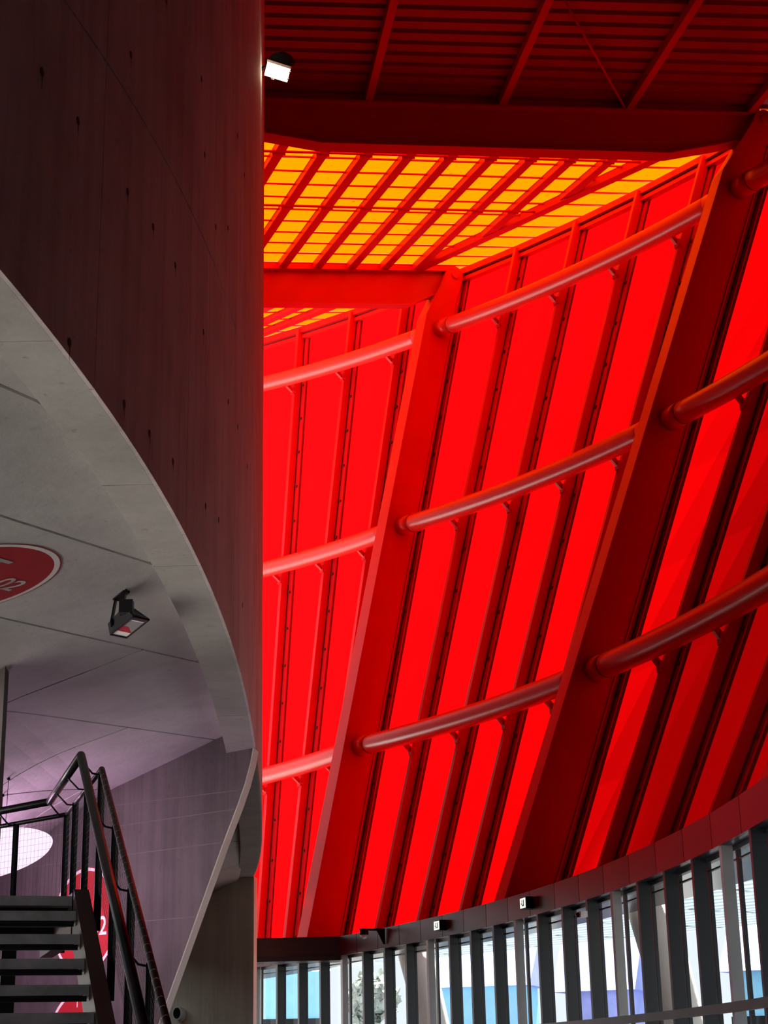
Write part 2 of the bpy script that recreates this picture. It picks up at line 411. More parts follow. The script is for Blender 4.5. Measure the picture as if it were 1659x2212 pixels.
def edge_o(th): return wall_o(th)[0] + 0.12
def sheets(tha, thb, nrow, oin=-9.0):
    for r in range(nrow):
        a = thb + (tha - thb) * r / nrow; b = thb + (tha - thb) * (r + 1) / nrow
        mb = MB(); rows = []
        for q in range(15):
            s = q / 14
            rows.append([roofp(a, lerp(oin, edge_o(a), s), .31), roofp(b, lerp(oin, edge_o(b), s), .315)])
        mb.grid(rows); mb.build('roof_sheet', 'yellow', ceil)
        mb = MB(); u = Vector((0, 0, .03))
        A0, A1 = roofp(a - .035, oin, .285), roofp(a - .035, edge_o(a), .285); B0, B1 = roofp(a + .035, oin, .285), roofp(a + .035, edge_o(a), .285)
        mb.hexa([A0 - u * .6, A1 - u * .6, B1 - u * .6, B0 - u * .6, A0 + u * .5, A1 + u * .5, B1 + u * .5, B0 + u * .5]); mb.build('seam_strip', 'steel', ceil)
sheets(28.72, 16.42, 13); sheets(41.02, 28.72, 13); sheets(50.5, 41.02, 8)
def deck(tha, thb, oin=-12.0):
    pit = 0.54; n = max(1, int(round((tha - thb) / pit))); step = (tha - thb) / n
    mb = MB(); lo = []
    for k in range(n):
        a = thb + k * step
        for f, dz in ((0, .30), (.62, .30), (.72, .40), (.90, .40)):
            lo.append((a + f * step, dz))
    lo.append((tha, .30))
    rows = []
    for th, dz in lo: rows.append([roofp(th, lerp(oin, edge_o(th) + .1, q / 6), dz) for q in range(7)])
    mb.grid(rows)
    rows = [[roofp(th, lerp(oin, edge_o(th) + .1, q / 6), .48) for q in range(7)] for th, dz in lo[::4]]
    mb.grid(rows)
    mb.build('deck_sheet', 'deck', ceil)
deck(16.42, 1.3); deck(1.3, -12); deck(-12, -26.2)

# ------------------------------------------------------------------ fascia and window band
JT = [36.5, 34.9, 33.4, 31.9, 30.5, 29.15, 27.8, 26.46, 25.13, 23.8, 22.47, 21.14, 19.79, 18.48, 17.1, 15.78, 14.43, 12.95, 11.5, 10.05, 8.55, 7.02, 5.46, 3.9, 2.31, .7]
while JT[-1] > -25: JT.append(JT[-1] - 1.6)
R0F = 55.2
def pf(th, r, z, dt=0.0):
    n, t = frame(th); p = plan(th, r) + t * dt; p.z = z; return p
trim = struct('trim_1', 'dark red glossy fascia band of flat panels above the window band')
g = 0.012 / R0F * 57.3
for a, b in zip(JT, JT[1:]):
    mb = MB(); mb.hexa([pf(a - g, R0F, 4.2), pf(a - g, R0F + .05, 4.2), pf(b + g, R0F + .05, 4.2), pf(b + g, R0F, 4.2),
                        pf(a - g, R0F, 4.66), pf(a - g, R0F + .05, 4.66), pf(b + g, R0F + .05, 4.66), pf(b + g, R0F, 4.66)])
    mb.build('fascia_panel', 'fascia', trim)
mb = MB(); rows_i = [[pf(th, R0F + .052, 4.2), pf(th, R0F + .052, 4.655), pf(th, R0F + 1.9 + boff(th), 4.655), pf(th, R0F + 1.9 + boff(th), 4.24), pf(th, R0F + .052, 4.2)] for th in np.arange(JT[-1], 41.5, 1.0)]
mb.grid(rows_i); mb.build('fascia_box', 'bulk', trim)

win = struct('window_1', 'curved band of tall glazing behind closely set dark vertical fins')
for i, (a, b) in enumerate(zip(JT, JT[1:])):
    th = a - .33; n, t = frame(th); post = (i - 3) % 4 == 0
    w = .05 if not post else .06
    mb = MB(); d0, d1 = 0.02, (0.21 if not post else .17)
    mb.hexa([pf(th, R0F + d0, 0, -w), pf(th, R0F + d1, 0, -w), pf(th, R0F + d1, 0, w), pf(th, R0F + d0, 0, w), pf(th, R0F + d0, 4.2, -w), pf(th, R0F + d1, 4.2, -w), pf(th, R0F + d1, 4.2, w), pf(th, R0F + d0, 4.2, w)])
    mb.build('post' if post else 'fin', 'post' if post else 'mull', win)
    mb = MB(); mb.hexa([pf(th, R0F + .23, 0, -.045), pf(th, R0F + .28, 0, -.045), pf(th, R0F + .28, 0, .045), pf(th, R0F + .23, 0, .045), pf(th, R0F + .23, 4.2, -.045), pf(th, R0F + .28, 4.2, -.045), pf(th, R0F + .28, 4.2, .045), pf(th, R0F + .23, 4.2, .045)])
    mb.build('glazing_bar', 'mull', win)
    a2, b2 = a - .33, b - .33
    if a < -1.5:  # unseen windows filled in solid to reduce daylight on the tall wall
        mb = MB(); mb.hexa([pf(a2, R0F + .24, 0.0), pf(a2, R0F + .27, 0.0), pf(b2, R0F + .27, 0), pf(b2, R0F + .24, 0), pf(a2, R0F + .24, 4.2), pf(a2, R0F + .27, 4.2), pf(b2, R0F + .27, 4.2), pf(b2, R0F + .24, 4.2)]); mb.build('solid_panel', 'mull', win); continue
    mb = MB(); mb.face([pf(a2, R0F + .255, 0.05), pf(b2, R0F + .255, 0.05), pf(b2, R0F + .255, 4.14), pf(a2, R0F + .255, 4.14)]); mb.build('pane', 'glass', win)
    mb = MB()
    for z0, z1, r0, r1 in ((4.14, 4.2, .21, .30), (4.02, 4.045, .235, .275), (0, .1, .21, .30)):
        mb.hexa([pf(a2, R0F + r0, z0), pf(a2, R0F + r1, z0), pf(b2, R0F + r1, z0), pf(b2, R0F + r0, z0), pf(a2, R0F + r0, z1), pf(a2, R0F + r1, z1), pf(b2, R0F + r1, z1), pf(b2, R0F + r0, z1)])
    mb.build('transom', 'mull', win)
    mb = MB(); mb.hexa([pf(a2, R0F - .10, 2.13), pf(a2, R0F - .04, 2.13), pf(b2, R0F - .04, 2.13), pf(b2, R0F - .10, 2.13), pf(a2, R0F - .10, 2.25), pf(a2, R0F - .04, 2.25), pf(b2, R0F - .04, 2.25), pf(b2, R0F - .10, 2.25)])
    mb.build('guard_rail', 'mull', win)

# dark bulkhead box closing the fascia at the far end
bh = tag(empty('bulkhead'), 'black boxed bulkhead at the far end, under the red wall', 'bulkhead')
mb = MB(); mb.box((-4.3, 43.2, 4.43), (3.02, 0, 0), (0, .45, 0), (0, 0, .23)); mb.build('casing', 'bulk', bh)
mb = MB(); mb.box((-4.3, 43.2, 4.14), (3.04, 0, 0), (0, .47, 0), (0, 0, .055)); mb.build('lip', 'mull', bh)

# ------------------------------------------------------------------ left concrete wall, edge beam, soffit
YB = np.array([(-1.997, 7.927), (-1.865, 8.759), (-1.754, 9.6), (-1.625, 11.059), (-1.549, 12.962), (-1.527, 15.026), (-1.617, 18.01), (-1.756, 21.638), (-1.906, 25.064), (-2.441, 31.575), (-3.054, 37.551)])
PC = np.polyfit(YB[:, 1] - 18, YB[:, 0], 4)
def xw(y):
    y0 = min(max(y, 7.5), 39.0); v = float(np.polyval(PC, y0 - 18))
    if y < 7.5: v += (y - 7.5) * 0.13
    if y > 39: v -= (y - 39) * 0.13
    return v
ZB = 5.6
wall_l = struct('wall_left', 'tall curved wall of fair faced concrete with red light on it')
VJ = [-14, -11, -8, -5, -2, 1, 4, 6.6, 9.53, 12.52, 15.9, 19.4, 22.9, 26.4, 30, 34, 38, 42, 46]
def zj(y, k): return (7.8 + .17 * (y - 8.7)) + 3.9 * k
def curve_slab(mb, y0, y1, zf0, zf1, x0, x1, nseg=8):
    rows = []
    for k in range(nseg + 1):
        y = y0 + (y1 - y0) * k / nseg; X = xw(y); za, zb = zf0(y), zf1(y)
        rows.append([(X + x0, y, za), (X + x1, y, za), (X + x1, y, zb), (X + x0, y, zb), (X + x0, y, za)])
    mb.grid(rows, False); mb.face(rows[0][:4][::-1]); mb.face(rows[-1][:4])
for a, b in zip(VJ, VJ[1:]):
    for r in range(5):
        lo = (lambda y: ZB) if r == 0 else (lambda y, r=r: zj(y, r - 1) + .008)
        hi = (lambda y: 23.0) if r == 4 else (lambda y, r=r: zj(y, r) - .008)
        mb = MB(); curve_slab(mb, a + .006, b - .006, lo, hi, -.03, 0.0); mb.build('concrete_panel', 'conc', wall_l)
mb = MB(); curve_slab(mb, VJ[0], VJ[-1], lambda y: ZB + .02, lambda y: 23.0, -.36, -.034, 400); mb.build('wall_core', 'joint', wall_l)
SJ = [-14, -9, -4, 0, 3.5, 6.2, 8.8, 11.32, 13.38, 16.65, 19.67, 22.6, 26, 29.6, 33.4, 37.6, 42, 46]
for a, b in zip(SJ, SJ[1:]):
    mb = MB(); curve_slab(mb, a + .006, b - .006, lambda y: ZB, lambda y: ZB + .5, -.40, -.031, 10); mb.build('edge_beam', 'concbeam', wall_l)
ties = [(8.98, 7.16), (10.15, 7.32), (10.94, 7.47), (11.8, 7.59), (8.32, 7.08), (10.24, 5.79), (11.0, 5.87), (9.0, 5.68), (11.88, 5.98), (12.93, 10.01), (10.12, 8.39), (15.15, 9.7), (14.06, 9.13), (13.2, 9.4), (13.6, 6.2), (14.6, 6.4), (15.4, 7.9), (16.6, 8.1), (17.6, 6.4), (18.4, 8.3), (16.2, 11.4), (17.4, 11.6), (11.2, 9.6), (13.3, 7.7)]
for y, z in ties:
    X = xw(y); mb = MB(); dx = (xw(y + .1) - xw(y - .1)) / .2; t = Vector((dx, 1, 0)).normalized(); nn = Vector((t.y, -t.x, 0))
    c = Vector((X, y, z)) + nn * .002
    mb.tube([c - nn * .01, c + nn * .002], .028, 10)
    mb.face([c + nn * .0025 + t * .012 + Vector((0, 0, -.02)), c + nn * .0025 - t * .012 + Vector((0, 0, -.02)), c + nn * .0025 + Vector((0, 0, -.13))])
    mb.build('tie_hole', 'joint', wall_l)

# raking soffit of precast slabs
KS = .25
def xl(y): return -5.0 if y < 15.2 else -6.6
def zs(x):
    d = min(0.0, max(x, -5.3) + 3.9); z = 5.575 + KS * (max(x, -5.3) + 3.3) - .15 * d * d
    return z + (.3 * (x + 5.3) if x < -5.3 else 0)
BANDS = [0, -3.9, -4.15, -4.4, -4.65, -4.9, -5.1, -5.3, -7]
sof = struct('ceiling_left', 'raking grey concrete soffit of large slabs left of the curved wall')
AZ = rad(22.5); sd = Vector((math.sin(AZ), math.cos(AZ), 0)); sp = Vector((math.cos(AZ), -math.sin(AZ), 0))
offs = [8, 6.3, 4.7, 3.1, 1.5, 0, -1.5, -3, -4.6, -6.04, -7.37, -8.84, -10.71, -12.8, -14.9, -17, -19.2, -21.4, -23.6, -26]
cross = [0.0, 5.2, 1.7, 4.0, 2.8]
def clip_x(poly, f, keep_less=True):
    out = []
    for i in range(len(poly)):
        a, b = poly[i], poly[(i + 1) % len(poly)]; fa, fb = f(a), f(b)
        if fa <= 0: out.append(a)
        if (fa <= 0) != (fb <= 0): s = fa / (fa - fb); out.append(a + (b - a) * s)
    return out
def slab(o0, o1, l0, l1, name):
    # local strip polygon, subdivided along its length for a good clip against the curved wall
    gap = .014; n = max(1, int((l1 - l0) / .4)); cells = []
    L = [l0 + gap + (l1 - l0 - 2 * gap) * k / n for k in range(n + 1)]
    mb = MB(); top = .10
    pts_lo = []
    for a, b in zip(L, L[1:]):
        poly = [sp * (o0 - gap) + sd * a, sp * (o0 - gap) + sd * b, sp * (o1 + gap) + sd * b, sp * (o1 + gap) + sd * a]
        poly = clip_x(poly, lambda p: p.x - (xw(p.y) - .34)); 
        if len(poly) < 3: continue
        poly = clip_x(poly, lambda p: xl(p.y) - p.x)
        if len(poly) < 3: continue
        poly = clip_x(poly, lambda p: p.y - 42)
        if len(poly) < 3: continue
        poly = clip_x(poly, lambda p: -14.0 - p.y)
        if len(poly) < 3: continue
        for hi, lo in zip(BANDS, BANDS[1:]):
            pq = clip_x(poly, lambda p: p.x - hi)
            if len(pq) > 2: pq = clip_x(pq, lambda p: lo - p.x)
            if len(pq) > 2: mb.prism([(p.x, p.y, zs(p.x)) for p in pq], (0, 0, top))
    if mb.v: mb.build('slab', 'concsof', sof)
for i, (a, b) in enumerate(zip(offs, offs[1:])):
    c = cross[i % 5] - 22
    while c < 46:
        slab(a, b, c, c + 6.3, 'slab'); c += 6.3
mb = MB(); mb.grid([[(x, y, zs(x) + .03) for x in [lerp(xl(y), -3.6, q / 8) for q in range(9)] + [xw(y) - .34]] for y in np.linspace(-14, 42, 60)]); mb.build('backing', 'sealant', sof)

# ------------------------------------------------------------------ raking shear walls
WA = Vector((-1.79, 21.82, 0)); aw = rad(-48); WD = Vector((math.sin(aw), math.cos(aw), 0)); WN = Vector((WD.y, -WD.x, 0))
def wp(s, z, d=0.0): q = WA + WD * s + WN * d; return Vector((q.x, q.y, z))
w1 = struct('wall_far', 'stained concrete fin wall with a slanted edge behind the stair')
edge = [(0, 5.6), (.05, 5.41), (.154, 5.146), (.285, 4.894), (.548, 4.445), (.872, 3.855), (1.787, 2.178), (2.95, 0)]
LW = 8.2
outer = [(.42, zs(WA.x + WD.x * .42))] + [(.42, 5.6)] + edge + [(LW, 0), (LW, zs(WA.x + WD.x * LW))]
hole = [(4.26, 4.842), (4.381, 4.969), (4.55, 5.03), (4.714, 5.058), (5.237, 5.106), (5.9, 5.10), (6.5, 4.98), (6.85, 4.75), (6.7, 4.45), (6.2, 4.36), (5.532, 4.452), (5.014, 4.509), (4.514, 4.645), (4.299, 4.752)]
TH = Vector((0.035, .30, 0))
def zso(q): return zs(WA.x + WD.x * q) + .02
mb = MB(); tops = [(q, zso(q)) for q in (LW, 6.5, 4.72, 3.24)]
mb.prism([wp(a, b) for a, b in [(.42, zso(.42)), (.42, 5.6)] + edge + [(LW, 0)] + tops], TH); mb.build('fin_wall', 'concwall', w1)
mb = MB()
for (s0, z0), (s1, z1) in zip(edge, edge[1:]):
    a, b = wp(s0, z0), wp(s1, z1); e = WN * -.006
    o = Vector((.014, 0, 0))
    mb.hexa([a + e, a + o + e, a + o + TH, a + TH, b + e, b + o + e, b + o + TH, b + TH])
mb.build('lit_edge_strip', 'edgelit', w1)
for zl, s0, s1 in ((4.83, .35, 8.0), (4.42, .6, 8.0), (5.07, .3, 3.0), (3.5, 1.1, 8.0)):
    mb = MB(); mb.hexa([wp(s0, zl, -.002), wp(s1, zl + .10, -.002), wp(s1, zl + .10, .01), wp(s0, zl, .01), wp(s0, zl + .012, -.002), wp(s1, zl + .112, -.002), wp(s1, zl + .112, .01), wp(s0, zl + .012, .01)]); 
    mb.build('pour_line', 'stain', w1)

w2 = struct('wall_far_end', 'olive grey concrete wall under the far end of the edge beam')
A2 = Vector((-3.04, 37.46, 0)); a2 = rad(-49); D2 = Vector((math.sin(a2), math.cos(a2), 0)); N2 = Vector((D2.y, -D2.x, 0))
def w2p(s, z, d=0.0): q = A2 + D2 * s + N2 * d; return Vector((q.x, q.y, z))
mb = MB(); mb.prism([w2p(0, 0), w2p(.98, 0), w2p(.98, 5.6), w2p(0, 5.6)], (0.04, .35, 0)); mb.build('pier', 'concol', w2)
mb = MB(); mb.prism([w2p(.99, 0, .03), w2p(6.5, 0, .03), w2p(6.5, zs(A2.x + D2.x * 6.5) , .03), w2p(.99, zs(A2.x + D2.x * .99), .03)], (0.04, .35, 0)); mb.build('infill', 'concol', w2)

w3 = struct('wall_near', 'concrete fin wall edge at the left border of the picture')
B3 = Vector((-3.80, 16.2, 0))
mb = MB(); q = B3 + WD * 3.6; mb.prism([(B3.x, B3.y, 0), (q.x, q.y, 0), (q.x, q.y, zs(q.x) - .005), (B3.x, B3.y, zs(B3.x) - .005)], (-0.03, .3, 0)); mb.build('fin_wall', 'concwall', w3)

# ------------------------------------------------------------------ floor, rear, bowl side
fl = MB(); pts = [pf(th, R0F + .9, 0) for th in np.arange(-27, 42, 1.5)]
for a, b in zip(pts, pts[1:]): fl.hexa([(-9.2, a.y, -.3), (a.x, a.y, -.3), (b.x, b.y, -.3), (-9.2, b.y, -.3), (-9.2, a.y, 0), (a.x, a.y, 0), (b.x, b.y, 0), (-9.2, b.y, 0)])
tag(fl.build('floor', 'floor'), 'smooth grey concrete concourse floor', kind='structure')
mb = MB(); mb.box((1.5, -6.45, 12.2), (7.8, 0, 0), (0, .15, 0), (0, 0, 12.2)); tag(mb.build('wall_back', 'conc'), 'added concrete wall behind the camera, keeping daylight out of the concourse', kind='structure')  # unseen end wall, put here to stop skylight entering from the rear
mb = MB(); mb.box((-8.4, 33, 2.4), (.1, 0, 0), (0, 11, 0), (0, 0, 2.4)); mb.box((-7.5, 22.1, 2.35), (.9, 0, 0), (0, .1, 0), (0, 0, 2.35))
for yy in (-12, -5, 2, 9): mb.box((-4.98, yy, zs(-4.98) / 2), (.1, 0, 0), (0, .2, 0), (0, 0, zs(-4.98) / 2))
tag(mb.build('wall_bowl', 'concwall'), 'concrete wall on the bowl side of the concourse', kind='structure')

# ------------------------------------------------------------------ steel stair
SU = Vector((-.29, .957, 0)); SRt = Vector((.957, .29, 0)); LL = Vector((-.743, .669, 0))
stair = empty('steel_stair', 'open riser steel stair with grey treads at the lower left', 'stair')
N2s = Vector((-2.19, 12.0, 2.512)); G, RZ = .31, .185
def nose(k): return N2s - SU * (G * (k - 2)) + Vector((0, 0, -RZ * (k - 2)))
LZ = 2.83; N0 = nose(1) + SU * .29; N0.z = LZ
SW = 2.4
def tread(p, nm):
    mb = MB(); L = -SRt
    mb.box(p + L * (SW / 2) + SU * .012 - Vector((0, 0, .034)), L * (SW / 2), SU * .012, Vector((0, 0, .034)))
    mb.box(p + L * (SW / 2) + SU * .15 - Vector((0, 0, .02)), L * (SW / 2), SU * .125, Vector((0, 0, .014)))
    o = mb.build(nm, 'tread', stair)
    mb = MB(); mb.box(p + L * (SW / 2) + SU * .05 - Vector((0, 0, .088)), L * (SW / 2 - .01), SU * .02, Vector((0, 0, .018)))
    mb.box(p + L * (SW / 2) + SU * .27 - Vector((0, 0, .05)), L * (SW / 2 - .01), SU * .012, Vector((0, 0, .04))); mb.build('tread_pan', 'black', o)
for k in range(1, 15): tread(nose(k), 'tread')
# landing
def lp(u, r, z): q = N0 + SU * u + SRt * r; return Vector((q.x, q.y, z))
mb = MB(); mb.box(lp(0, 0, 0) - SRt * (SW / 2) + SU * .012 + Vector((0, 0, LZ - .035)), SRt * (SW / 2), SU * .012, Vector((0, 0, .035))); mb.build('landing_nosing', 'tread', stair)
mb = MB(); c = [lp(.03, 0.05, LZ - .05), lp(2.4, .05, LZ - .05)]; c += [c[1] + LL * 2.6, c[0] - SRt * 2.45]; mb.prism(c, (0, 0, .03)); mb.build('landing_plate', 'black', stair)
mb = MB()
for u in (.3, 1.3, 2.2): mb.box(lp(u, 0, LZ - .13) - SRt * 1.2, SRt * 1.2, SU * .03, Vector((0, 0, .07)))
mb.build('landing_joist', 'black', stair)
def strng(r0, r1, nm):
    a, b = nose(.2), nose(14.3); U = Vector((0, 0, 1)); mb = MB()
    mb.hexa([a + SRt * r0 - U * .36, a + SRt * r1 - U * .36, b + SRt * r1 - U * .36, b + SRt * r0 - U * .36, a + SRt * r0 + U * .03, a + SRt * r1 + U * .03, b + SRt * r1 + U * .03, b + SRt * r0 + U * .03])
    mb.box(lp(1.25, (r0 + r1) / 2, LZ - .13), SRt * ((r1 - r0) / 2), SU * 1.2, U * .16)
    mb.build(nm, 'string', stair)
strng(.005, .115, 'stringer'); strng(-SW - .12, -SW - .01, 'stringer')
for u, r in ((1.9, -.3), (1.9, -2.3)):
    mb = MB(); c = lp(u, r, LZ / 2 - .1); mb.box(c, SRt * .06, SU * .06, Vector((0, 0, LZ / 2 - .1))); mb.build('stair_post', 'black', stair)

rl = empty('stair_railing', 'black tubular railing with cable netting along the steel stair', 'railing')
AH = Vector((-2.343, 12.6, 3.879)); AR = AH + SRt * .16 + Vector((0, 0, -.10))
stp = -SU * G + Vector((0, 0, -RZ))
hp = [AH + stp * 14, AH, AH + SU * 2.35, AH + SU * 2.35 + LL * 2.6]
mb = MB()
for a, b in zip(hp, hp[1:]): mb.tube([a, b], .034, 14)
mb.build('handrail', 'rail', rl)
rp = [AR + stp * 14, AR, AR + SU * 2.42, AR + SU * 2.42 + LL * 2.6]
mb = MB(); mb.tube([rp[0], rp[1]], .024, 12); mb.build('top_rail', 'string', rl)
mb = MB(); mb.tube([rp[1], rp[2]], .02, 10); mb.tube([rp[2], rp[3]], .02, 10); mb.build('landing_rail', 'rail', rl)
mb = MB(); nwr = 48
for k in range(nwr):
    p = lerp(rp[0], rp[1], (k + .5) / nwr); d = (rp[1] - rp[0]).normalized(); mb.tube([p - d * .004, p + d * .004], .0255, 8)
tag(mb.build('cable_lacing', 'tread', rl), kind='stuff')
def post(base, top, hr):
    mb = MB(); d = top - base; mb.box((base + top) / 2, SRt * .008 + SU * 0, SU * .027, d / 2); mb.box((base + top) / 2, SRt * .027, SU * .008, d / 2)
    o = mb.build('baluster', 'black', rl)
    mb = MB(); a = top + Vector((0, 0, -.02)); m_ = lerp(a, hr, .45) + Vector((0, 0, -.05)); mb.tube([a, m_, hr - Vector((0, 0, .03))], .008, 6)
    mb.build('rail_bracket', 'black', o)
for k in (.05, 2.85, 5.65, 8.45, 11.25):
    top = AR + stp * k - Vector((0, 0, .02)); base = Vector((top.x, top.y, nose(k + .3).z - .25 if k > 1 else LZ - .25)) - SRt * .09
    base = Vector((top.x, top.y, base.z)); post(base, top, AH + stp * k)
for u in (.88, 1.72, 2.40):
    top = AR + SU * u; post(Vector((top.x, top.y, LZ - .25)), top, AH + SU * min(u, 2.3))
for u in (.75, 1.35, 2.4):
    top = AR + SU * 2.42 + LL * u; post(Vector((top.x, top.y, LZ - .2)), top, AH + SU * 2.35 + LL * u)
def net(a0, a1, b0, b1, nu, nv, nm='cable_net'):
    """a0-a1 lower edge, b0-b1 upper edge; diagonal mesh"""
    mb = MB(); r = .0011
    def q(u, v): return lerp(lerp(a0, a1, u), lerp(b0, b1, u), v)
    for k in range(1, nu): mb.tube([q(k / nu, 0), q(k / nu, .5), q(k / nu, 1)], r, 3, False)
    for k in range(1, nv):
        mb.tube([q(u / 12, k / nv) for u in range(13)], r, 3, False)
    nmb = mb.build(nm, 'net', rl); tag(nmb, kind='stuff')
    kn = MB()
    return nmb
dn = Vector((0, 0, 1))
fb0 = nose(14) + SRt * .13; fb1 = nose(0.3) + SRt * .13
net(Vector((rp[0].x, rp[0].y, fb0.z + .06)), Vector((rp[1].x, rp[1].y, fb1.z + .06)), rp[0], rp[1], 96, 17)
net(Vector((rp[1].x, rp[1].y, LZ)), Vector((rp[2].x, rp[2].y, LZ)), rp[1], rp[2], 44, 18)
net(Vector((rp[2].x, rp[2].y, LZ)), Vector((rp[3].x, rp[3].y, LZ)), rp[2], rp[3], 46, 17)

# ------------------------------------------------------------------ round painted signs
def text_mesh(body, size, mat, parent, name, mtx):
    cu = bpy.data.curves.new('t', 'FONT'); cu.body = body; cu.size = size; cu.align_x = 'CENTER'; cu.extrude = .0015; cu.offset = .004
    ob = bpy.data.objects.new('t', cu); COL.objects.link(ob); bpy.context.view_layer.update()
    me = bpy.data.meshes.new_from_object(ob.evaluated_get(bpy.context.evaluated_depsgraph_get()))
    bpy.data.objects.remove(ob); bpy.data.curves.remove(cu)
    me.transform(mtx); me.materials.clear(); me.materials.append(M[mat])
    o = bpy.data.objects.new(name, me); COL.objects.link(o); o.parent = parent; return o
def disc(c, ex, ey, ez, r0, r1, h, mat, parent, name, n=72):
    mb = MB(); ring = lambda r, d: [c + (ex * math.cos(2 * math.pi * k / n) + ey * math.sin(2 * math.pi * k / n)) * r + ez * d for k in range(n)]
    A = ring(r1, 0); B = ring(r1, h)
    if r0 <= 0:
        rr = [ring(r1 * f, h) for f in (1, .85, .7, .55, .4, .25, .1)]
        mb.grid([q + q[:1] for q in rr]); mb.face(rr[-1])
    else:
        C_ = ring(r0, h)
        for k in range(n): j = (k + 1) % n; mb.face([C_[k], B[k], B[j], C_[j]])
    for k in range(n): j = (k + 1) % n; mb.face([A[k], A[j], B[j], B[k]])
    return mb.build(name, mat, parent)
def frame_m(c, ex, ey, ez): return Matrix(((ex.x, ey.x, ez.x, c.x), (ex.y, ey.y, ez.y, c.y), (ex.z, ey.z, ez.z, c.z), (0, 0, 0, 1)))
def round_sign(c, ex, ey, R, label):
    ez = ex.cross(ey).normalized(); root = empty('round_sign', label, 'sign', 'round red painted signs')
    disc(c, ex, ey, ez, R - .012, R, .003, 'signred', root, 'outer_line'); disc(c, ex, ey, ez, R * .925, R - .012, .003, 'signwhite', root, 'ring'); disc(c, ex, ey, ez, 0, R * .925, .003, 'signred', root, 'disc')
    return root, ez
# soffit sign
ex = Vector((sd.x, sd.y, KS * sd.x)).normalized(); ey0 = Vector((sp.x, sp.y, KS * sp.x)); ey = (ey0 - ex * ey0.dot(ex)).normalized()
c = Vector((-3.524, 13.42, zs(-3.524) - .003))
rs, ez = round_sign(c, ex, ey, .81, 'round red sign with T and 02 painted on the raking soffit')
cc_ = c + ez * .0035
text_mesh('T', .46, 'signwhite', rs, 'letter', frame_m(cc_ + ex * -.12 + ey * .17, ex, ey, ez))
text_mesh('02', .31, 'signwhite', rs, 'number', frame_m(cc_ + ex * .44 + ey * .03, ex, ey, ez))
for ch in rs.children:
    dz = .0075 if ch.name.startswith(('letter', 'number')) else .004
    for v in ch.data.vertices: v.co.z = zs(v.co.x) - dz
# wall signs (on the fin wall)
exw = -WD; eyw = Vector((0, 0, 1))
for (s, z, lab, sub) in ((3.43, 3.62, 'round red sign with 02 on the fin wall behind the stair rails', '02'), (3.45, 1.95, 'round red sign with T low on the fin wall, seen between the stair treads', 'T')):
    c = wp(s, z, -.003); rs, ez = round_sign(c, exw, eyw, .74, lab); c2 = c + ez * .0035
    if sub == '02':
        text_mesh('02', .36, 'signwhite', rs, 'number', frame_m(c2 + exw * .32 - eyw * .22, exw, eyw, ez)); text_mesh('T', .46, 'signwhite', rs, 'letter', frame_m(c2 + eyw * .08 - exw * .05, exw, eyw, ez))
    else:
        text_mesh('T', .62, 'signwhite', rs, 'letter', frame_m(c2 - eyw * .12 - exw * .12, exw, eyw, ez))
        mb = MB(); mb.box(c2 + exw * -.08 + eyw * .55, exw * .008, eyw * .055, ez * .002); mb.build('tick_mark', 'signwhite', rs)

# ------------------------------------------------------------------ black floodlight on the soffit
fd = empty('black_floodlight', 'black floodlight with tilted glass painted with reflections hung from the soffit', 'floodlight')
q = [Vector((-2.553, 14.92, 5.42)), Vector((-2.245, 14.281, 5.42)), Vector((-2.112, 14.416, 5.42)), Vector((-2.417, 15.067, 5.42))]
u = Vector((0, 0, 1))
def fq(a, b, z=0.0): return lerp(lerp(q[0], q[1], a), lerp(q[3], q[2], a), b) + u * z
mb = MB(); mb.hexa([fq(0, 0), fq(1, 0), fq(1, 1), fq(0, 1), fq(.02, -.15, .09), fq(.72, -.15, .13), fq(.72, .5, .13), fq(.02, .5, .09)]); mb.build('housing', 'black', fd)
mb = MB()
for a0, a1, b0, b1 in ((0, 1, 0, .06), (0, 1, .92, 1), (0, .045, 0, 1), (.965, 1, 0, 1)): mb.hexa([fq(a0, b0, -.012), fq(a1, b0, -.012), fq(a1, b1, -.012), fq(a0, b1, -.012), fq(a0, b0, -.001), fq(a1, b0, -.001), fq(a1, b1, -.001), fq(a0, b1, -.001)])
mb.build('rim', 'black', fd)
def patch(pts, mat, nm, z=-.003): mb = MB(); mb.face([fq(a, b, z) for a, b in pts]); mb.face([fq(a, b, z + .0015) for a, b in pts][::-1]); return mb.build(nm, mat, fd)  # what the glass mirrors is painted on as flat coloured patches
patch([(.045, .06), (.045, .92), (.24, .92), (.24, .06)], 'signwhite', 'reflection_white'); patch([(.245, .06), (.245, .92), (.50, .45), (.50, .06)], 'signred', 'reflection_red')
patch([(.505, .06), (.505, .45), (.26, .92), (.78, .92), (.78, .06)], 'post', 'reflection_grey'); patch([(.79, .06), (.79, .92), (.83, .92), (.83, .06)], 'signwhite', 'white_strip'); patch([(.84, .06), (.84, .92), (.965, .92), (.965, .06)], 'mull', 'reflection_dark')
topz = lambda p: Vector((p.x, p.y, zs(p.x)))
mb = MB(); a = fq(.22, -.2, .05); b = topz(a + Vector((.0, .22, 0))); a2_ = fq(.62, -.2, .08); b2_ = topz(a2_ + Vector((.0, .30, 0)))
mb.bar(a, b, .07, .014, (1, 0, 0)); mb.bar(a2_, b2_, .05, .014, (1, 0, 0)); mb.bar(b - u * .012, b2_ - u * .012, .07, .02); mb.build('yoke', 'black', fd)
mb = MB(); mb.box(fq(.8, -.1, .11), (.06, 0, 0), (0, .05, 0), (0, 0, .06)); mb.build('junction_box', 'black', fd)

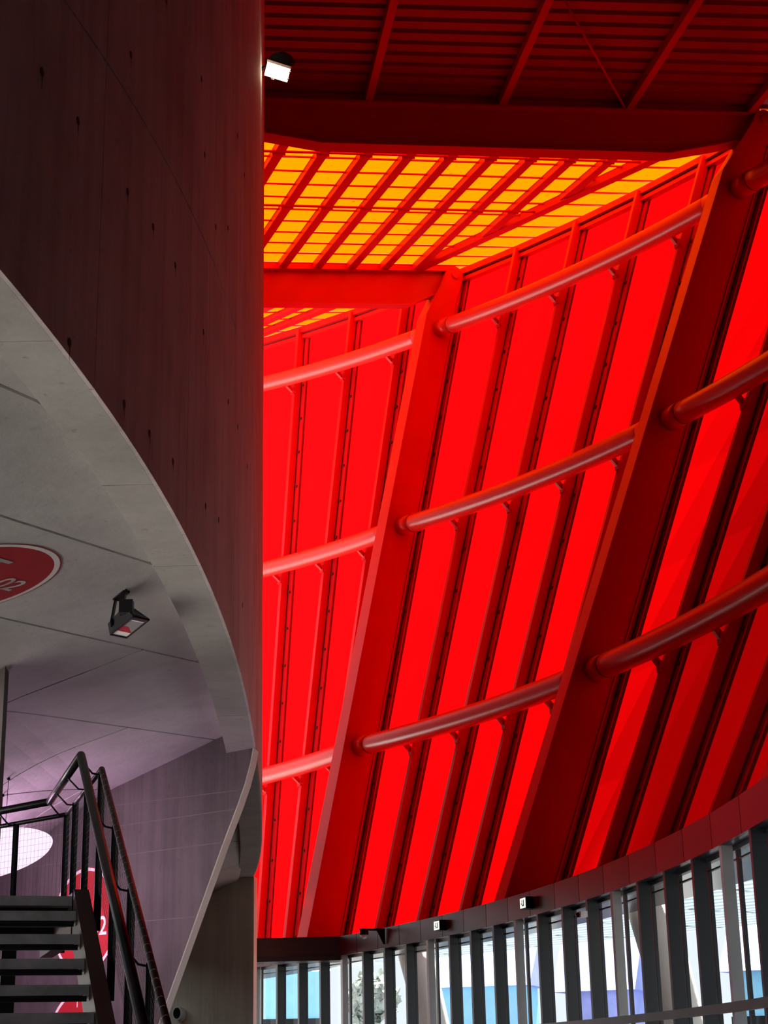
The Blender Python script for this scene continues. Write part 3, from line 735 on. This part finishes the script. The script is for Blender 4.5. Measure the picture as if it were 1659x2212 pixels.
# ------------------------------------------------------------------ lit floodlight on the tall wall
lf = empty('lit_floodlight', 'lit white floodlight on the edge of the tall concrete wall', 'floodlight')
c = Vector((-1.62, 24.0, 17.31)); ex = Vector((.93, 0, -.36)).normalized(); ey = Vector((.0, .57, -.82)); ey = (ey - ex * ey.dot(ex)).normalized(); ez = ex.cross(ey)
if ez.y > 0: ez = -ez
hw, hh = .20, .112
mb = MB(); mb.box(c, ex * hw, ey * hh, ez * .012); mb.build('lit_glass', 'lampface', lf)
mb = MB(); mb.box(c - ey * (hh + .02), ex * (hw + .01), ey * .02, ez * .03); mb.box(c + ex * (hw + .008) + ey * .06, ex * .01, ey * .012, ez * .03); mb.box(c + ex * (hw + .008) - ey * .06, ex * .01, ey * .012, ez * .03); mb.box(c + ey * (hh + .012) - ex * .05, ex * .02, ey * .014, ez * .03); mb.build('clips', 'white', lf)
mb = MB(); pr = []
for k in range(13):
    a = math.pi * k / 12; pr.append(c - ey * (hh + .04) - ez * .02 + ex * (hw * math.cos(a)) - ey * (.17 * math.sin(a)))
mb.prism(pr, -ez * .22); mb.build('housing', 'black', lf)
mb = MB(); mb.bar(c - ex * hw - ez * .1 - ey * .05, Vector((xw(24) - .01, 24.05, c.z + .1)), .06, .04); mb.build('bracket', 'black', lf)
ld = bpy.data.lights.new('flood_lamp', 'AREA'); ld.shape = 'RECTANGLE'; ld.size = .36; ld.size_y = .2; ld.energy = 5; ld.color = (1, .8, .52)
lo = bpy.data.objects.new('flood_lamp', ld); COL.objects.link(lo); lo.parent = lf; lo.location = c + ez * .03; lo.rotation_euler = (-ez).to_track_quat('-Z', 'Y').to_euler(); lo.rotation_euler = ez.to_track_quat('-Z', 'Y').to_euler()

# ------------------------------------------------------------------ small things on the fascia, windows and far wall
def on_fascia(th, z, d=0.0, dt=0.0): return pf(th, R0F - d, z, dt)
for th, z, lab in ((19.7, 4.43, 'lit exit sign box on the fascia, farther of the two'), (14.35, 4.43, 'lit exit sign box on the fascia, nearer of the two')):
    n, t = frame(th); root = empty('exit_sign', lab, 'sign', 'exit sign boxes on the fascia'); U_ = Vector((0, 0, 1))
    c = on_fascia(th, z, .09); mb = MB(); mb.box(c, n * .075, t * .17, U_ * .11); mb.build('case', 'black', root)
    c2 = on_fascia(th, z, .168); mb = MB(); mb.box(c2, n * .004, t * .15, U_ * .09); mb.build('lit_face', 'exit', root)
    mb = MB(); c3 = on_fascia(th, z, .1735)
    for dt, dz, w, h in ((-.06, 0, .02, .06), (.03, .04, .018, .018), (.03, -.02, .012, .045), (.065, -.01, .03, .01), (-.01, -.04, .03, .01)): mb.box(c3 + t * dt + U_ * dz, n * .002, t * w, U_ * h)
    mb.build('pictogram', 'exitgreen', root)
n, t = frame(23.3); U_ = Vector((0, 0, 1))
cc = empty('dome_camera', 'dome security camera on a bracket arm below the fascia top', 'camera')
c = on_fascia(23.3, 4.58, .03); mb = MB(); mb.prism([c + t * .02 + U_ * .06, c - n * .0 + U_ * -.30 + t * .02, c - n * .05 - U_ * .30 + t * .02, c - n * .22 + U_ * .03 + t * .02, c - n * .22 + U_ * .06 + t * .02], t * -.05); mb.build('bracket', 'black', cc)
mb = MB(); mb.bar(c - n * .2 + U_ * .03, c - n * .52 + U_ * .03, .05, .05); mb.build('arm', 'black', cc)
cd = c - n * .52; mb = MB(); mb.tube([cd + U_ * .05, cd - U_ * .09], .105, 20); mb.build('casing', 'black', cc)
mb = MB(); mb.tube([cd - U_ * (.09 + .095 * math.sin(rad(a))) for a in (0, 18, 36, 54, 72, 86)], [.095 * math.cos(rad(a)) for a in (0, 18, 36, 54, 72, 86)], 20); mb.build('dome', 'dome', cc)
th = 11.17; n, t = frame(th); sn = empty('white_sensor', 'small white sensor box fixed to a dark window fin', 'sensor')
c = pf(th, R0F - .06, 3.96); mb = MB(); mb.box(c, n * .06, t * .1, U_ * .05); mb.build('case', 'white', sn)
mb = MB(); mb.tube([c - n * .06 + t * .02, c - n * .11 + t * .02 - U_ * .02], [.05, .03], 10); mb.build('lens', 'black', sn)
# round loudspeaker on far olive wall
sk = empty('round_lamp', 'round white rimmed lamp with black lens on the olive wall', 'lamp')
c = w2p(2.30, 2.757, -.02 + .03)
mb = MB(); mb.tube([c + N2 * 0.02, c - N2 * .10], [.14, .16], 28); mb.build('backing', 'white', sk)
c += D2 * -.06 + Vector((0, 0, .03)); mb = MB(); mb.tube([c - N2 * .08, c - N2 * .20], [.13, .15], 28); mb.build('rim', 'white', sk)
mb = MB(); mb.tube([c - N2 * .19, c - N2 * .203], .118, 28); mb.build('lens', 'lens', sk)

# lilac lamps beyond the left border: the soffit and fin wall are washed by them
def lamp(name, loc, energy, colr, label, size=.35):
    root = empty(name, label, 'lamp'); mb = MB(); c = Vector(loc)
    mb.tube([c - U_ * .12, c - U_ * .02], [.07, .10], 14); mb.build('body', 'black', root)
    l = bpy.data.lights.new(name + '_light', 'POINT'); l.energy = energy; l.color = colr; l.shadow_soft_size = size
    o = bpy.data.objects.new(name + '_light', l); COL.objects.link(o); o.parent = root; o.location = c + U_ * .14
lamp('lilac_uplight', (-5.95, 22.3, 3.85), 330, (.97, .58, .97), 'lilac uplight washing the soffit beyond the left border')
pl = empty('pendant_lamp', 'large glowing oval pendant lamp hung on a wire at the left border', 'lamp')
pc = Vector((-5.03, 20.9, 4.15)); pa = Vector((.9565, -.0945, .2848)).normalized(); pb = Vector((.132, .9583, -.1256)); pb = (pb - pa * pb.dot(pa)).normalized(); pn = pa.cross(pb)
if pn.z > 0: pn = -pn
mb = MB(); n = 56; prof = ((.80, .03), (.84, .0), (.82, -.025), (.64, -.045), (.42, -.06), (.2, -.065))
rings = [[pc + (pa * math.cos(2 * math.pi * k / n) + pb * math.sin(2 * math.pi * k / n)) * r_ - pn * h_ for k in range(n + 1)] for r_, h_ in prof]
mb.grid(rings, True); mb.face(rings[-1][:-1]); mb.build('opal_diffuser', 'opal', pl)
mb = MB(); mb.face(rings[0][:-1][::-1]); mb.tube([pc + -pn * .06, pc - pn * .16], [.3, .2], 24); mb.build('back_plate', 'white', pl)
for dx, dy in ((.30, -.1), (-.5, -.1), (0, .5)):
    q = pc + pa * dx + pb * dy; mb = MB(); mb.tube([q - pn * .05, Vector((q.x, q.y, zs(q.x)))], .004, 6); mb.tube([Vector((q.x, q.y, zs(q.x) - .03)), Vector((q.x, q.y, zs(q.x)))], .02, 8); mb.build('suspension_wire', 'black', pl)

# ------------------------------------------------------------------ outside
gm = MB(); gm.box((60, 60, -.6), (160, 0, 0), (0, 160, 0), (0, 0, .15)); tag(gm.build('ground_outside', 'ground'), 'unseen dark asphalt outside the windows', kind='structure')  # never in view, darkened so less sun bounces onto the red panels
# slatted canopy outside
can = empty('slatted_canopy', 'white slatted canopy outside, seen through the top of the windows', 'canopy')
ca = rad(-35.5); cdir = Vector((math.sin(ca), math.cos(ca), 0)); cn = Vector((-cdir.y, cdir.x, 0))
c0 = Vector((5.3, 62.0, 5.55)); 
if cn.y > 0: cn = -cn
for k in range(22):
    a = c0 + cn * (k * .72); ts = [q for q in np.arange(-24, 30, .5) if math.hypot((a + cdir * q).x - CX, (a + cdir * q).y - CY) > RF + 4.5 + boff(30)]
    runs = []
    for q in ts:
        if runs and q - runs[-1][-1] < .6: runs[-1].append(q)
        else: runs.append([q])
    for r_ in runs:
        if len(r_) > 3: mb = MB(); mb.bar(a + cdir * r_[0], a + cdir * r_[-1], .42, .05); mb.build('slat', 'slatt', can)
for k in range(-5, 7):
    a = c0 + cdir * (k * 4.5) + Vector((0, 0, .1)); ts = [q for q in np.arange(0, 16, .5) if math.hypot((a + cn * q).x - CX, (a + cn * q).y - CY) > RF + 4.5 + boff(30)]
    e_ = 0
    for q in ts:
        if q - e_ < .6: e_ = q
    if e_ < 1: continue
    mb = MB(); mb.bar(a, a + cn * e_, .12, .14); mb.build('cross_bar', 'slat', can)
for k in range(-5, 7, 2):
    a = c0 + cdir * (k * 4.5) + cn * .3; mb = MB(); mb.tube([(a.x, a.y, -.4), (a.x, a.y, 5.5)], .1, 10); mb.build('canopy_post', 'slat', can)
# raking struts outside the glass
def strut(base, top, r0, r1, label):
    root = empty('concrete_strut', label, 'column', 'pale raking concrete struts outside the windows'); mb = MB()
    b, t_ = Vector(base), Vector(top); mb.tube([b + (t_ - b) * k / 6 for k in range(7)], [r0 + (r1 - r0) * k / 6 for k in range(7)], 24); mb.build('shaft', 'strut', root)
    mb = MB(); mb.tube([b - Vector((0, 0, .1)), b + Vector((0, 0, .15))], [r0 * 1.5, r0 * 1.4], 24); mb.build('foot', 'strut', root)
for th, lab in ((26.0, 'pale raking concrete strut outside, by the black bulkhead'), (13.6, 'pale raking concrete strut outside, below the nearer exit sign'), (4.6, 'pale raking concrete strut outside, right of the small white sensor'), (1.2, 'pale raking concrete strut outside at the right border')):
    a = pf(th, R0F + 3.0, -.4, -.4); b = pf(th, R0F + 2.4, 4.6, .9); strut(a, b, .34, .46, lab)
# buildings and trees beyond
def house(c, d, L, W_, h, rh, label, wm, rm_):
    root = empty('far_building', label, 'building'); d = Vector(d).normalized(); n_ = Vector((d.y, -d.x, 0)); c = Vector(c)
    mb = MB(); mb.box(c + Vector((0, 0, h / 2)), d * (L / 2), n_ * (W_ / 2), Vector((0, 0, h / 2))); mb.build('walls', wm, root)
    mb = MB(); e = .4
    A = [c + d * s_ * (L / 2 + e) + n_ * q * (W_ / 2 + e) + Vector((0, 0, h)) for s_, q in ((-1, -1), (-1, 1), (1, 1), (1, -1))]
    r1, r2 = c - d * (L / 2 + e) + Vector((0, 0, h + rh)), c + d * (L / 2 + e) + Vector((0, 0, h + rh))
    mb.face([A[0], A[3], r2, r1]); mb.face([A[1], r1, r2, A[2]]); mb.face([A[0], r1, A[1]]); mb.face([A[3], A[2], r2]); mb.face(A); mb.build('roof', rm_, root)
    for k in range(4):
        for q in (-1, 1):
            p = c + d * (L * (k - 1.5) / 4.6) + n_ * q * (W_ / 2 + .02) + Vector((0, 0, h * .55)); mb = MB(); mb.box(p, d * .6, n_ * .03, Vector((0, 0, .7))); w_ = mb.build('window', 'mull', root)
house((3.9, 71, -.4), (1, -.3, 0), 3.4, 3, 4.9, 1.6, 'small sky blue pavilion with periwinkle roof outside the middle windows', 'blue', 'peri')
house((7.6, 62, -.4), (1, -.4, 0), 2.2, 3, 4.3, 2.2, 'periwinkle shingled pavilion outside, below the nearer exit sign', 'peri', 'peri')
house((12.6, 56, -.4), (1, -.5, 0), 2.4, 3, 4.6, 1.8, 'sky blue pavilion with periwinkle roof outside the right windows', 'blue', 'peri')
house((-4.8, 82, -.4), (1, .1, 0), 2.6, 3, 6.2, .8, 'sky blue kiosk outside the far windows', 'blue', 'slat')
def tree(c, h, r, label):
    root = empty('tree', label, 'tree', 'trees outside the windows'); c = Vector(c); mb = MB(); mb.tube([c, c + Vector((0, 0, h * .6))], [.25, .12], 8); mb.build('trunk', 'bark', root)
    mb = MB()
    for k in range(500):
        v = Vector((random.gauss(0, 1), random.gauss(0, 1), random.gauss(0, .8))); v = v.normalized() * r * random.uniform(.5, 1); p = c + Vector((0, 0, h * .72)) + v
        a = Vector((random.uniform(-1, 1), random.uniform(-1, 1), random.uniform(-1, 1))).normalized() * .35; b = a.cross(v).normalized() * .25
        mb.face([p - a, p + b, p + a, p - b])
    tag(mb.build('foliage', 'leaf', root), kind='stuff')
tree((-1.2, 96, -.4), 7.6, 1.5, 'grey green tree outside, seen past the black bulkhead')

mb = MB(); mb.box((-39.3, 15, -.2), (30, 0, 0), (0, 60, 0), (0, 0, .15)); tag(mb.build('floor_bounce', 'terrace'), 'unseen pale terrace added left of the concourse to bounce sunlight onto the soffit', kind='structure')  # unseen pale slab, added to bounce sun up under the soffit
